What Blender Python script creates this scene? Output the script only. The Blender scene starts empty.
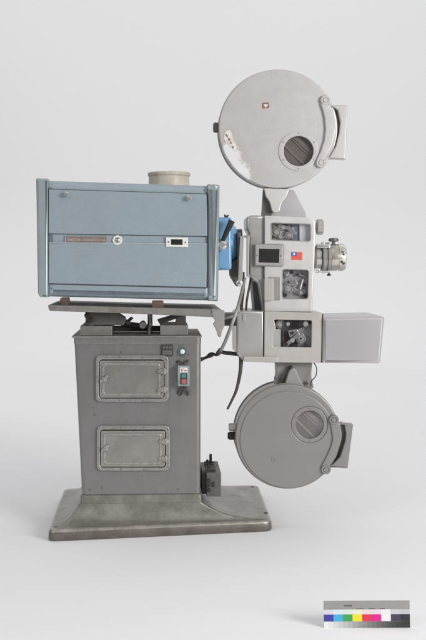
import bpy, bmesh, math, random
from mathutils import Vector, Matrix
random.seed(7)
S = bpy.context.scene
C = S.collection
R = math.radians

# ------------------------------------------------------------------ camera model used for measuring
CD, CH, F, HX, HY, YAW = 4.5, 1.14, 1071.0, 213.0, 260.0, R(3.0)
ca, sa = math.cos(YAW), math.sin(YAW)

def L(px, py, d):
    """measured photo position at local depth d -> point in projector space"""
    rx, rz = (px - HX) / F, (HY - py) / F
    t = (d + CD * ca) / (ca - rx * sa)
    X, Y, Z = t * rx, -CD + t, CH + t * rz
    return Vector((ca * X + sa * Y, -sa * X + ca * Y, Z))

def G(px, py, z):
    """measured photo position on the horizontal plane at height z"""
    rx, rz = (px - HX) / F, (HY - py) / F
    t = (z - CH) / rz
    X, Y = t * rx, -CD + t
    return Vector((ca * X + sa * Y, -sa * X + ca * Y, z))

def U(d=0.0):
    return (CD + d) / F          # metres per photo pixel at depth d

# ------------------------------------------------------------------ materials
def nodes(name):
    m = bpy.data.materials.new(name)
    m.use_nodes = True
    nt = m.node_tree
    nt.nodes.clear()
    out = nt.nodes.new('ShaderNodeOutputMaterial')
    b = nt.nodes.new('ShaderNodeBsdfPrincipled')
    nt.links.new(b.outputs[0], out.inputs[0])
    return m, nt, b, out

def noise(nt, vec, scale, detail=4, rough=0.6):
    n = nt.nodes.new('ShaderNodeTexNoise')
    n.inputs['Scale'].default_value = scale
    n.inputs['Detail'].default_value = detail
    n.inputs['Roughness'].default_value = rough
    nt.links.new(vec, n.inputs['Vector'])
    return n.outputs['Fac']

def ramp(nt, fac, a, b, lo=0.0, hi=1.0):
    r = nt.nodes.new('ShaderNodeMapRange')
    r.inputs['From Min'].default_value = a
    r.inputs['From Max'].default_value = b
    r.inputs['To Min'].default_value = lo
    r.inputs['To Max'].default_value = hi
    nt.links.new(fac, r.inputs['Value'])
    return r.outputs['Result']

def mixc(nt, fac, a, b):
    m = nt.nodes.new('ShaderNodeMix')
    m.data_type = 'RGBA'
    if isinstance(fac, float): m.inputs['Factor'].default_value = fac
    else: nt.links.new(fac, m.inputs['Factor'])
    for key, v in ((6, a), (7, b)):
        if isinstance(v, tuple): m.inputs[key].default_value = (*v, 1)
        else: nt.links.new(v, m.inputs[key])
    return m.outputs[2]

def math_n(nt, op, a, b):
    m = nt.nodes.new('ShaderNodeMath')
    m.operation = op
    for i, v in enumerate((a, b)):
        if isinstance(v, (int, float)): m.inputs[i].default_value = v
        else: nt.links.new(v, m.inputs[i])
    return m.outputs[0]

def paint(name, col, rough=0.45, metal=0.0, mottle=0.12, hammer=0.0, hscale=260, dirt=None, dirt_amt=0.25,
          dscale=9.0, edge=None, edge_amt=0.6, chips=None, chip_amt=0.0, streak=0.0, spec=0.5, er=0.009, scratch=0.0, patch=None, rv=0.035, warp=0.0):
    m, nt, b, out = nodes(name)
    tc = nt.nodes.new('ShaderNodeTexCoord')
    v = tc.outputs['Object']
    n1 = noise(nt, v, 14, 6, 0.65)
    dark = tuple(c * (1 - mottle * 1.4) for c in col)
    lite = tuple(min(1, c * (1 + mottle)) for c in col)
    colr = mixc(nt, ramp(nt, n1, 0.3, 0.7), dark, lite)
    if streak:
        mp = nt.nodes.new('ShaderNodeMapping')
        mp.inputs['Scale'].default_value = (38, 38, 2.2)
        nt.links.new(v, mp.inputs['Vector'])
        ns = noise(nt, mp.outputs[0], 1.0, 5, 0.7)
        colr = mixc(nt, ramp(nt, ns, 0.5, 0.85, 0, streak), colr, tuple(c * 0.6 for c in (dirt or col)))
    if dirt:
        n2 = noise(nt, v, dscale, 8, 0.7)
        colr = mixc(nt, ramp(nt, n2, 0.48, 0.78, 0.0, dirt_amt), colr, dirt)
        n3 = noise(nt, v, dscale * 9, 5, 0.7)
        colr = mixc(nt, ramp(nt, n3, 0.6, 0.75, 0.0, dirt_amt * 0.7), colr, tuple(c * 0.7 for c in dirt))
    if chips:
        n4 = noise(nt, v, 33, 6, 0.75)
        colr = mixc(nt, ramp(nt, n4, 0.665, 0.69, 0.0, chip_amt), colr, chips)
    if scratch:
        for k, (rot, sc) in enumerate((((0.1, 0.35, 0.2), (5, 5, 420)), ((0.2, 1.2, -0.1), (6, 6, 380)), ((0, -0.8, 0.3), (4, 4, 500)))):
            mp = nt.nodes.new('ShaderNodeMapping')
            mp.inputs['Rotation'].default_value = rot
            mp.inputs['Scale'].default_value = sc
            nt.links.new(v, mp.inputs['Vector'])
            sc1 = ramp(nt, noise(nt, mp.outputs[0], 1.0, 2, 0.5), 0.69, 0.73, 0, 1)
            sc2 = ramp(nt, noise(nt, v, 7 + 3 * k, 3, 0.6), 0.5, 0.66, 0, scratch)
            colr = mixc(nt, math_n(nt, 'MULTIPLY', sc1, sc2), colr, tuple(min(0.85, c * 1.5 + 0.06) for c in col) )
    if patch:
        (ax, az), (bx, bz), rad, pcol, soft = patch
        sp = nt.nodes.new('ShaderNodeSeparateXYZ')
        nt.links.new(v, sp.inputs[0])
        ln = math.hypot(bx - ax, bz - az); ux, uz = (bx - ax) / ln, (bz - az) / ln
        dx = math_n(nt, 'SUBTRACT', sp.outputs[0], ax); dz = math_n(nt, 'SUBTRACT', sp.outputs[2], az)
        al = math_n(nt, 'ADD', math_n(nt, 'MULTIPLY', dx, ux), math_n(nt, 'MULTIPLY', dz, uz))
        ac = math_n(nt, 'SUBTRACT', math_n(nt, 'MULTIPLY', dz, ux), math_n(nt, 'MULTIPLY', dx, uz))
        cl = math_n(nt, 'MINIMUM', math_n(nt, 'MAXIMUM', al, 0.0), ln)
        da = math_n(nt, 'SUBTRACT', al, cl)
        ds = math_n(nt, 'SQRT', math_n(nt, 'ADD', math_n(nt, 'MULTIPLY', da, da), math_n(nt, 'MULTIPLY', ac, ac)), 0)
        ds = math_n(nt, 'ADD', ds, ramp(nt, noise(nt, v, 26, 6, 0.7), 0.2, 0.8, -0.032, 0.032))
        stain = ramp(nt, ds, rad + 0.05, rad, 0, 0.35)
        colr = mixc(nt, stain, colr, (0.56, 0.49, 0.43))
        colr = mixc(nt, ramp(nt, ds, rad, rad - soft, 0, 1), colr, pcol)
    rr = ramp(nt, noise(nt, v, 22, 6, 0.7), 0.3, 0.7, max(0.05, rough - rv), min(1, rough + rv))
    if edge:
        bv = nt.nodes.new('ShaderNodeBevel')
        bv.samples = 4
        bv.inputs['Radius'].default_value = er
        ge = nt.nodes.new('ShaderNodeNewGeometry')
        dp = nt.nodes.new('ShaderNodeVectorMath')
        dp.operation = 'DOT_PRODUCT'
        nt.links.new(bv.outputs[0], dp.inputs[0])
        nt.links.new(ge.outputs['True Normal'], dp.inputs[1])
        e = ramp(nt, dp.outputs['Value'], 0.995, 0.86, 0, 1)
        e = math_n(nt, 'MULTIPLY', e, ramp(nt, noise(nt, v, 45, 5, 0.8), 0.38, 0.62, 0, edge_amt))
        colr = mixc(nt, e, colr, edge)
    nt.links.new(colr, b.inputs['Base Color'])
    nt.links.new(rr, b.inputs['Roughness'])
    b.inputs['Metallic'].default_value = metal
    b.inputs['Specular IOR Level'].default_value = spec
    bump = nt.nodes.new('ShaderNodeBump')
    bump.inputs['Distance'].default_value = 0.002
    if hammer:
        vo = nt.nodes.new('ShaderNodeTexVoronoi')
        vo.feature = 'SMOOTH_F1'
        vo.inputs['Scale'].default_value = hscale
        nt.links.new(v, vo.inputs['Vector'])
        bump.inputs['Strength'].default_value = hammer
        nt.links.new(vo.outputs['Distance'], bump.inputs['Height'])
    else:
        bump.inputs['Strength'].default_value = 0.12 if hammer == 0.0 else 0.02
        nt.links.new(noise(nt, v, 60, 6, 0.7), bump.inputs['Height'])
    if warp:
        b2 = nt.nodes.new('ShaderNodeBump')
        b2.inputs['Distance'].default_value = 0.02
        b2.inputs['Strength'].default_value = warp
        nt.links.new(noise(nt, v, 3.2, 2, 0.4), b2.inputs['Height'])
        nt.links.new(b2.outputs[0], bump.inputs['Normal'])
    nt.links.new(bump.outputs[0], b.inputs['Normal'])
    return m

def glass(name, tint=(0.8, 0.8, 0.8), refl=0.12):
    m, nt, b, out = nodes(name)
    nt.nodes.remove(b)
    t = nt.nodes.new('ShaderNodeBsdfTransparent')
    t.inputs[0].default_value = (*tint, 1)
    g = nt.nodes.new('ShaderNodeBsdfGlossy')
    g.inputs['Roughness'].default_value = 0.06
    mx = nt.nodes.new('ShaderNodeMixShader')
    mx.inputs[0].default_value = refl
    nt.links.new(t.outputs[0], mx.inputs[1])
    nt.links.new(g.outputs[0], mx.inputs[2])
    nt.links.new(mx.outputs[0], out.inputs[0])
    return m

RUST = (0.16, 0.10, 0.065)
M = {}
M['blue_grey'] = paint('blue grey enamel', (0.325, 0.388, 0.43), 0.28, 0.15, 0.02, dirt=(0.24, 0.27, 0.27), dirt_amt=0.22, dscale=3, chips=(0.2, 0.2, 0.19), chip_amt=0.35, scratch=0.5, warp=0.25)
M['blue_cap'] = paint('blue grey cap enamel', (0.37, 0.425, 0.445), 0.32, 0.35, 0.03, dirt=(0.25, 0.27, 0.265), dirt_amt=0.25, dscale=5, scratch=0.2, chips=(0.15, 0.15, 0.14), chip_amt=0.3, rv=0.015)
M['blue'] = paint('bright blue enamel', (0.21, 0.42, 0.66), 0.26, 0.1, 0.08, dirt=(0.12, 0.20, 0.30), dirt_amt=0.6, dscale=14, chips=(0.4, 0.42, 0.44), chip_amt=0.5)
M['pedestal'] = paint('grey pedestal paint', (0.235, 0.23, 0.228), 0.34, 0.4, 0.035, hammer=0.10, hscale=330, dirt=(0.18, 0.16, 0.145), dirt_amt=0.4, dscale=4, chips=(0.10, 0.08, 0.065), chip_amt=0.6, streak=0.22, scratch=0.6, edge=(0.45, 0.43, 0.41), edge_amt=0.7, warp=0.12)
M['door'] = paint('worn door paint', (0.34, 0.325, 0.305), 0.30, 0.55, 0.08, dirt=(0.20, 0.17, 0.145), dirt_amt=0.55, dscale=11, edge=(0.66, 0.63, 0.59), edge_amt=1.0, chips=(0.13, 0.10, 0.08), chip_amt=0.4, scratch=0.6)
M['base'] = paint('worn cast iron paint', (0.27, 0.258, 0.228), 0.34, 0.5, 0.22, dirt=(0.13, 0.11, 0.082), dirt_amt=0.85, dscale=4, chips=(0.52, 0.50, 0.45), chip_amt=0.6, scratch=0.6)
M['base_worn'] = paint('scuffed iron edge', (0.34, 0.325, 0.29), 0.34, 0.5, 0.25, dirt=(0.16, 0.135, 0.10), dirt_amt=0.9, dscale=12, chips=(0.60, 0.58, 0.53), chip_amt=0.8)
M['base_rim'] = paint('rusty shaded iron rim', (0.17, 0.15, 0.135), 0.45, 0.4, 0.2, dirt=(0.10, 0.07, 0.055), dirt_amt=0.7, dscale=10, chips=(0.30, 0.27, 0.24), chip_amt=0.5)  # rust brown, with the front wall's shade put into the darker colour
M['tray'] = paint('dirty tray metal', (0.25, 0.235, 0.215), 0.5, 0.3, 0.15, dirt=(0.13, 0.09, 0.065), dirt_amt=0.7, dscale=11, edge=(0.42, 0.39, 0.36), edge_amt=0.6, chips=(0.11, 0.07, 0.05), chip_amt=0.5)
M['silver'] = paint('silver hammered paint', (0.64, 0.615, 0.61), 0.33, 0.4, 0.012, hammer=0.06, hscale=300, scratch=0.12)
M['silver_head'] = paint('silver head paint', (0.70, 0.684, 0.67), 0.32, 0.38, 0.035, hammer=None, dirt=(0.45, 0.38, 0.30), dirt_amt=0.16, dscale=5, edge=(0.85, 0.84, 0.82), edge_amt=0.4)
M['silver_side'] = paint('darker silver casing', (0.50, 0.485, 0.465), 0.30, 0.45, 0.05, hammer=None, dirt=(0.34, 0.29, 0.24), dirt_amt=0.35, dscale=6)  # darker silver than the head door, one tone for all casings
M['silver_box'] = paint('silver box paint', (0.54, 0.52, 0.53), 0.30, 0.55, 0.0, hammer=None, rv=0.0, warp=0.12)
M['tan_silver'] = paint('yellowed silver paint', (0.53, 0.505, 0.475), 0.32, 0.3, 0.05, hammer=None, dirt=(0.44, 0.37, 0.28), dirt_amt=0.4, dscale=6)
M['warm_grey'] = paint('warm grey hammered paint', (0.285, 0.274, 0.265), 0.34, 0.4, 0.02, hammer=0.06, hscale=300, dirt=(0.25, 0.22, 0.19), dirt_amt=0.18, dscale=3, scratch=0.3, warp=0.1, rv=0.015)
M['warm_grey_rim'] = paint('warm grey rim paint', (0.29, 0.275, 0.26), 0.3, 0.5, 0.06, dirt=(0.15, 0.13, 0.10), dirt_amt=0.4)
M['highlight'] = paint('pale edge highlight', (0.42, 0.47, 0.49), 0.3, 0.2, 0.05)  # pale colour of the painted highlight on the lamphouse panel edge
M['rim'] = paint('magazine rim metal', (0.36, 0.35, 0.335), 0.3, 0.5, 0.10, dirt=(0.2, 0.17, 0.14), dirt_amt=0.4)
M['steel'] = paint('machined steel', (0.64, 0.62, 0.60), 0.24, 0.75, 0.08, dirt=(0.32, 0.26, 0.20), dirt_amt=0.4, dscale=25)
M['chrome'] = paint('polished steel', (0.84, 0.83, 0.81), 0.2, 0.75, 0.08, dirt=(0.3, 0.24, 0.18), dirt_amt=0.35, dscale=45)
M['brass'] = paint('worn lens barrel', (0.66, 0.63, 0.575), 0.24, 0.7, 0.10, dirt=(0.22, 0.16, 0.10), dirt_amt=0.7, dscale=30)
M['dark'] = paint('dark oily iron', (0.055, 0.05, 0.046), 0.45, 0.3, 0.2, dirt=(0.10, 0.07, 0.05), dirt_amt=0.5)
M['dark_grey'] = paint('dark grey casting', (0.13, 0.125, 0.12), 0.48, 0.3, 0.15, dirt=(0.08, 0.06, 0.05), dirt_amt=0.5, edge=(0.3, 0.28, 0.26), edge_amt=0.6)
M['mid_grey'] = paint('grey casting', (0.30, 0.29, 0.28), 0.45, 0.2, 0.10, dirt=(0.17, 0.14, 0.12), dirt_amt=0.45, dscale=12)
M['plate_grey'] = paint('light grey plate', (0.47, 0.46, 0.47), 0.45, 0.1, 0.02, hammer=None)
M['bracket_lower'] = paint('grey hanger paint', (0.31, 0.295, 0.285), 0.42, 0.2, 0.08, dirt=(0.16, 0.14, 0.12), dirt_amt=0.45, dscale=15)
M['black'] = paint('black plastic', (0.018, 0.017, 0.017), 0.35, 0, 0.2)
M['seam'] = paint('dark gap', (0.035, 0.034, 0.034), 0.8, 0, 0.2)
M['rubber'] = paint('dark rubber cable', (0.06, 0.05, 0.043), 0.55, 0, 0.3, dirt=(0.16, 0.11, 0.07), dirt_amt=0.6, dscale=40)
M['conduit'] = paint('grey conduit', (0.32, 0.31, 0.30), 0.45, 0.2, 0.2, dirt=(0.13, 0.11, 0.09), dirt_amt=0.5, dscale=30)
M['chimney'] = paint('cream chimney paint', (0.58, 0.53, 0.45), 0.5, 0, 0.09, dirt=(0.34, 0.25, 0.16), dirt_amt=0.7, dscale=12, streak=0.4)
M['white'] = paint('white enamel', (0.74, 0.74, 0.72), 0.4, 0, 0.04, dirt=(0.5, 0.46, 0.4), dirt_amt=0.2)
M['bare'] = paint('white bare patch', (0.84, 0.83, 0.82), 0.3, 0.05, 0.02)
M['torn'] = paint('torn pinkish paper', (0.74, 0.69, 0.66), 0.6, 0, 0.06, dirt=(0.34, 0.25, 0.22), dirt_amt=0.8, dscale=30)
M['brown_plate'] = paint('brown name plate', (0.24, 0.18, 0.165), 0.4, 0.2, 0.12, dirt=(0.4, 0.34, 0.3), dirt_amt=0.4, dscale=60)
M['lettering'] = paint('pale lettering', (0.52, 0.48, 0.45), 0.5)
M['red'] = paint('faded red plastic', (0.40, 0.12, 0.10), 0.4, 0, 0.08)
M['flag_red'] = paint('flag red', (0.66, 0.10, 0.07), 0.4, 0, 0.05)
M['flag_blue'] = paint('flag blue', (0.06, 0.10, 0.33), 0.4, 0, 0.05)
M['teal'] = paint('teal switch case', (0.27, 0.32, 0.325), 0.4, 0, 0.08, dirt=(0.15, 0.16, 0.15), dirt_amt=0.5, dscale=40)
M['green'] = paint('green button', (0.08, 0.20, 0.18), 0.35)
M['dark_teal'] = paint('dark teal ring', (0.13, 0.18, 0.175), 0.3, 0.3)
M['milk'] = paint('milky lens', (0.72, 0.80, 0.78), 0.2, 0, 0.02)
M['brown'] = paint('brown wood block', (0.12, 0.075, 0.06), 0.6, 0, 0.2)
M['interior'] = paint('interior grey paint', (0.58, 0.57, 0.58), 0.35, 0.1, 0.12, dirt=(0.25, 0.21, 0.19), dirt_amt=0.5, dscale=18)
M['interior_lt'] = paint('interior pale paint', (0.86, 0.86, 0.90), 0.4, 0.0, 0.03)
M['interior_bl'] = paint('interior blue grey', (0.26, 0.29, 0.37), 0.4, 0.1, 0.05)
M['reel'] = paint('reel metal', (0.44, 0.405, 0.385), 0.4, 0.2, 0.08, dirt=(0.25, 0.21, 0.2), dirt_amt=0.3)
M['reel_dark'] = paint('wound film', (0.33, 0.30, 0.288), 0.45, 0.0, 0.1)
M['reel_deep'] = paint('dark wound film', (0.17, 0.15, 0.145), 0.4, 0.0, 0.12)
M['emblem_red'] = paint('red brown enamel', (0.27, 0.115, 0.085), 0.35, 0, 0.1)
M['glass'] = glass('clear window glass', (0.95, 0.95, 0.96), 0.10)
M['smoke'] = glass('smoky window glass', (0.86, 0.84, 0.83), 0.10)

# ------------------------------------------------------------------ mesh helpers
def link(name, me, mat, parent=None, sharp=32, wn=True):
    o = bpy.data.objects.new(name, me)
    C.objects.link(o)
    if not me.materials:
        for mm in (mat if isinstance(mat, (list, tuple)) else [mat]):
            me.materials.append(mm)
    for p in me.polygons: p.use_smooth = True
    me.set_sharp_from_angle(angle=R(sharp))
    if wn:
        w = o.modifiers.new('normals', 'WEIGHTED_NORMAL')
        w.keep_sharp = True
        w.weight = 100
    if parent: o.parent = parent
    return o

def round_poly(pts, r, n=5):
    if not isinstance(r, (list, tuple)): r = [r] * len(pts)
    out = []
    N = len(pts)
    for i in range(N):
        p = Vector(pts[i]); a = Vector(pts[i - 1]); b = Vector(pts[(i + 1) % N])
        ri = r[i]
        if ri <= 0:
            out.append(tuple(p)); continue
        u, v = (a - p), (b - p)
        k = min(ri, u.length * 0.48, v.length * 0.48)
        s, e = p + u.normalized() * k, p + v.normalized() * k
        for j in range(n + 1):
            t = j / n
            q = s * (1 - t) ** 2 + p * 2 * t * (1 - t) + e * t * t
            out.append(tuple(q))
    return out

def circ(cx, cy, r, n=72):
    return [(cx + r * math.cos(2 * math.pi * i / n), cy + r * math.sin(2 * math.pi * i / n)) for i in range(n)]

def rect(x0, y0, x1, y1, r=0, sl=0.0):
    """a picture rectangle, rounded; sl = drop per pixel to the right"""
    w = (x1 - x0) * sl
    p = [(x0, y0), (x1, y0 + w), (x1, y1 + w), (x0, y1)]
    return round_poly(p, r) if r else p

def plate_mesh(loops, d, th, bev=0.0, res=3):
    cu = bpy.data.curves.new('tmp', 'CURVE')
    cu.dimensions = '2D'
    cu.fill_mode = 'BOTH'
    bev = min(bev, th * 0.48)
    cu.extrude = th / 2 - bev
    cu.bevel_depth = bev
    cu.bevel_resolution = res
    cu.offset = -bev
    for lp in loops:
        sp = cu.splines.new('POLY')
        sp.points.add(len(lp) - 1)
        for i, (px, py) in enumerate(lp):
            v = L(px, py, d)
            sp.points[i].co = (v.x, v.z, 0, 1)
        sp.use_cyclic_u = True
    ob = bpy.data.objects.new('tmp', cu)
    C.objects.link(ob)
    dg = bpy.context.evaluated_depsgraph_get()
    dg.update()
    me = bpy.data.meshes.new_from_object(ob.evaluated_get(dg))
    bpy.data.objects.remove(ob)
    bpy.data.curves.remove(cu)
    for v in me.vertices:
        x, y, z = v.co
        v.co = (x, d + th / 2 - z, y)
    me.materials.clear()
    bm = bmesh.new(); bm.from_mesh(me)
    bmesh.ops.remove_doubles(bm, verts=bm.verts, dist=1e-6)
    bmesh.ops.recalc_face_normals(bm, faces=bm.faces)
    bm.to_mesh(me); bm.free()
    return me

def plate(name, loops, d, th, mat, parent, bev=0.0015, res=3):
    if isinstance(loops[0][0], (int, float)): loops = [loops]
    return link(name, plate_mesh(loops, d, th, bev, res), mat, parent)

class MB:
    def __init__(s): s.bm = bmesh.new()
    def _mat(s, faces, mi):
        for f in faces: f.material_index = mi
    def add(s, me, mi=0):
        k = len(s.bm.faces)
        s.bm.from_mesh(me)
        s.bm.faces.ensure_lookup_table()
        s._mat(s.bm.faces[k:], mi)
        bpy.data.meshes.remove(me)
        return s
    def plate(s, loops, d, th, bev=0.001, mi=0):
        if isinstance(loops[0][0], (int, float)): loops = [loops]
        return s.add(plate_mesh(loops, d, th, bev, 2), mi)
    def box(s, lo, hi, bev=0.0, mi=0, mat4=None):
        b2 = bmesh.new()
        bmesh.ops.create_cube(b2, size=1)
        for v in b2.verts:
            v.co = Vector([lo[i] + (v.co[i] + 0.5) * (hi[i] - lo[i]) for i in range(3)])
        if bev: bmesh.ops.bevel(b2, geom=list(b2.edges), offset=bev, segments=2, affect='EDGES', profile=0.5)
        if mat4: bmesh.ops.transform(b2, matrix=mat4, verts=b2.verts)
        me = bpy.data.meshes.new('t'); b2.to_mesh(me); b2.free()
        return s.add(me, mi)
    def lathe(s, o, axis, prof, seg=48, mi=0):
        """prof = (radius, along) pairs round the axis from point o"""
        o = Vector(o); a = Vector(axis).normalized()
        u = a.orthogonal().normalized(); w = a.cross(u)
        k = len(s.bm.faces)
        rings = []
        for r, t in prof:
            if r <= 1e-6: rings.append([s.bm.verts.new(o + a * t)])
            else: rings.append([s.bm.verts.new(o + a * t + (u * math.cos(2 * math.pi * i / seg) + w * math.sin(2 * math.pi * i / seg)) * r) for i in range(seg)])
        fs = []
        for A, B in zip(rings, rings[1:]):
            for i in range(seg):
                j = (i + 1) % seg
                if len(A) == 1 and len(B) == 1: break
                if len(A) == 1: f = (A[0], B[j], B[i])
                elif len(B) == 1: f = (A[i], A[j], B[0])
                else: f = (A[i], A[j], B[j], B[i])
                fs.append(s.bm.faces.new(f))
        s._mat(fs, mi)
        return s
    def cyl(s, p0, p1, r, seg=24, bev=0.0, mi=0, r1=None):
        p0, p1 = Vector(p0), Vector(p1)
        h = (p1 - p0).length
        r1 = r if r1 is None else r1
        b = min(bev, r * 0.4, h * 0.4)
        pr = [(0, 0), (r - b, 0)] + ([(r, b)] if b else []) + ([(r1, h - b)] if b else []) + [(r1 - b, h), (0, h)]
        return s.lathe(p0, p1 - p0, pr, seg, mi)
    def tube(s, pts, r, seg=10, mi=0, sub=6):
        pts = [Vector(p) for p in pts]
        # catmull-rom
        P = [pts[0]] + pts + [pts[-1]]
        path = []
        for i in range(1, len(P) - 2):
            for j in range(sub):
                t = j / sub
                a, b, c, e = P[i - 1], P[i], P[i + 1], P[i + 2]
                path.append(0.5 * ((2 * b) + (c - a) * t + (2 * a - 5 * b + 4 * c - e) * t * t + (3 * b - a - 3 * c + e) * t ** 3))
        path.append(pts[-1])
        rings = []
        up = Vector((0.13, 1, 0.07)).normalized()
        fs = []
        for i, p in enumerate(path):
            tg = (path[min(i + 1, len(path) - 1)] - path[max(i - 1, 0)]).normalized()
            u = tg.cross(up)
            if u.length < 1e-3: u = tg.orthogonal()
            u.normalize(); w = tg.cross(u)
            rr = r(i / (len(path) - 1)) if callable(r) else r
            rings.append([s.bm.verts.new(p + (u * math.cos(2 * math.pi * k / seg) + w * math.sin(2 * math.pi * k / seg)) * rr) for k in range(seg)])
        for A, B in zip(rings, rings[1:]):
            for k in range(seg):
                fs.append(s.bm.faces.new((A[k], A[(k + 1) % seg], B[(k + 1) % seg], B[k])))
        fs.append(s.bm.faces.new(rings[0])); fs.append(s.bm.faces.new(list(reversed(rings[-1]))))
        s._mat(fs, mi)
        return s
    def torus(s, c, axis, Rr, r, seg=36, ms=10, mi=0):
        pr = [(Rr + r * math.cos(2 * math.pi * i / ms), r * math.sin(2 * math.pi * i / ms)) for i in range(ms + 1)]
        return s.lathe(c, axis, pr, seg, mi)
    def build(s, name, mat, parent=None, sharp=32, wn=True):
        bmesh.ops.remove_doubles(s.bm, verts=s.bm.verts, dist=1e-6)
        bmesh.ops.recalc_face_normals(s.bm, faces=s.bm.faces)
        me = bpy.data.meshes.new(name)
        s.bm.to_mesh(me); s.bm.free()
        return link(name, me, mat, parent, sharp, wn)

def _each(s, name, mat, parent=None, groups=1):
    """build every loose piece of the collected geometry as an object of its own"""
    bm = s.bm
    bmesh.ops.remove_doubles(bm, verts=bm.verts, dist=1e-6)
    bmesh.ops.recalc_face_normals(bm, faces=bm.faces)
    bm.verts.ensure_lookup_table()
    seen = set(); out = []
    for v in bm.verts:
        if v in seen: continue
        st = [v]; seen.add(v); isl = []
        while st:
            q = st.pop(); isl.append(q)
            for e in q.link_edges:
                o = e.other_vert(q)
                if o not in seen: seen.add(o); st.append(o)
        b2 = bmesh.new(); mp = {q: b2.verts.new(q.co) for q in isl}
        mis = set()
        for f in {f for q in isl for f in q.link_faces}:
            b2.faces.new([mp[q] for q in f.verts]); mis.add(f.material_index)
        me = bpy.data.meshes.new(name); b2.to_mesh(me); b2.free()
        mm = mat[min(mis)] if isinstance(mat, (list, tuple)) else mat
        out.append(link(name, me, mm, parent))
    bm.free()
    return out
MB.each = _each

Y = Vector((0, 1, 0)); X = Vector((1, 0, 0)); Z = Vector((0, 0, 1))

def screws(mb, pts, d, r=0.0035, h=0.003, mi=0):
    for px, py in pts:
        p = L(px, py, d)
        mb.lathe(p, -Y, [(r, 0), (r, h * 0.5), (r * 0.6, h), (0, h)], 12, mi)
    return mb

def gear(cx, cy, r, d, th, teeth, px=True):
    """toothed wheel outline in picture pixels"""
    o = []
    for i in range(teeth):
        for k, rr in ((0.0, r * 0.86), (0.25, r), (0.5, r), (0.75, r * 0.86)):
            a = 2 * math.pi * (i + k) / teeth
            o.append((cx + rr * math.cos(a), cy + rr * math.sin(a)))
    return o

# ------------------------------------------------------------------ the machine
proj = bpy.data.objects.new('film_projector', None)
C.objects.link(proj)
proj.rotation_euler = (0, 0, YAW)
proj['label'] = 'old grey cinema film projector with blue lamphouse, two round film magazines and iron pedestal'
proj['category'] = 'film projector'

# ---- base: a cast plate whose top sweeps up to the pedestal foot
def ring_pts(corners, rad, n=14, side=22):
    """rounded quad with the same number of points on every call"""
    out = []
    N = 4
    cs = [Vector(c) for c in corners]
    arcs = []
    for i in range(N):
        p, a, b = cs[i], cs[i - 1], cs[(i + 1) % N]
        s, e = p + (a - p).normalized() * rad, p + (b - p).normalized() * rad
        arcs.append([s * (1 - t) ** 2 + p * 2 * t * (1 - t) + e * t * t for t in [j / n for j in range(n + 1)]])
    for i in range(N):
        out += arcs[i]
        s, e = arcs[i][-1], arcs[(i + 1) % N][0]
        out += [s.lerp(e, j / side) for j in range(1, side)]
    return out

BT = 0.048
fl, fr = G(47.5, 542, 0), G(272.5, 531.5, 0)
bl, br = G(63.5, 488.2, BT), G(258.8, 484.6, BT)
quad = [(fl.x, fl.y), (fr.x, fr.y), (br.x, br.y), (bl.x, bl.y)]
PT_L, PT_R = L(74, 343, 0), L(201, 343, 0)
PB_L, PB_R = L(82, 495, 0), L(200.6, 495, 0)
FOOT = L(140, 503, -0.01).z
PD = 0.46
foot = [(PB_L.x - 0.012, -0.012), (PB_R.x + 0.006, -0.012), (PB_R.x + 0.006, PD + 0.012), (PB_L.x - 0.012, PD + 0.012)]
def inset(c, k):
    cx = sum(p[0] for p in c) / 4; cy = sum(p[1] for p in c) / 4
    out = []
    for p in c:
        out.append((p[0] - math.copysign(k, p[0] - cx), p[1] - math.copysign(k, p[1] - cy)))
    return out
rings = []
ro = 0.035
rings.append((ring_pts(inset(quad, 0.004), ro), 0.0))
rings.append((ring_pts(quad, ro), 0.006))
rings.append((ring_pts(inset(quad, 0.002), ro), BT - 0.012))
rings.append((ring_pts(inset(quad, 0.0055), ro), BT - 0.004))
rings.append((ring_pts(inset(quad, 0.013), ro), BT))
o_r = ring_pts(inset(quad, 0.013), ro)
f_r = ring_pts(foot, 0.012)
for j in range(1, 25):
    t = j / 24
    pts = []
    for a, b in zip(o_r, f_r): pts.append(a.lerp(b, t))
    z = BT + (FOOT - BT) * (0.25 * t + 0.75 * t ** 3.0)
    rings.append((pts, z))
mb = MB()
prev = None
for pts, z in rings:
    cur = [mb.bm.verts.new((p.x, p.y, z + (0.0012 * math.sin(p.x * 31 + 2) * math.sin(p.y * 23) if z > BT - 0.001 else 0))) for p in pts]
    if prev:
        n = len(cur)
        for i in range(n): mb.bm.faces.new((prev[i], prev[(i + 1) % n], cur[(i + 1) % n], cur[i]))
    ring_no = rings.index((pts, z))
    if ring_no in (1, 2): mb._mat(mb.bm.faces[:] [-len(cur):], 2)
    if ring_no in (3, 4): mb._mat(mb.bm.faces[:] [-len(cur):], 1)
    prev = cur
mb.bm.faces.new(prev)
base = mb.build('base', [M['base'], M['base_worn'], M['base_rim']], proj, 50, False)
for (px, py) in ((56, 527), (266, 513), (70, 491.5), (252, 487.5)):
    p = G(px, py, BT)
    MB().lathe(p + Z * 0.001, Z, [(0.0095, 0), (0.0095, 0.002), (0.006, 0.003), (0.005, -0.004), (0, -0.004)], 16).build('bolt_hole', M['dark_grey'], base)

# ---- pedestal cabinet, lofted between two rounded rectangles
def loft_box(rows, mat, name, parent, rad):
    mb = MB(); prev = None
    for (x0, x1, y0, y1, z) in rows:
        pts = ring_pts([(x0, y0), (x1, y0), (x1, y1), (x0, y1)], rad, 6, 2)
        cur = [mb.bm.verts.new((p.x, p.y, z)) for p in pts]
        n = len(cur)
        if prev:
            for i in range(n): mb.bm.faces.new((prev[i], prev[(i + 1) % n], cur[(i + 1) % n], cur[i]))
        else: mb.bm.faces.new(list(reversed(cur)))
        prev = cur
    mb.bm.faces.new(prev)
    return mb.build(name, mat, parent, 35)

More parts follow.
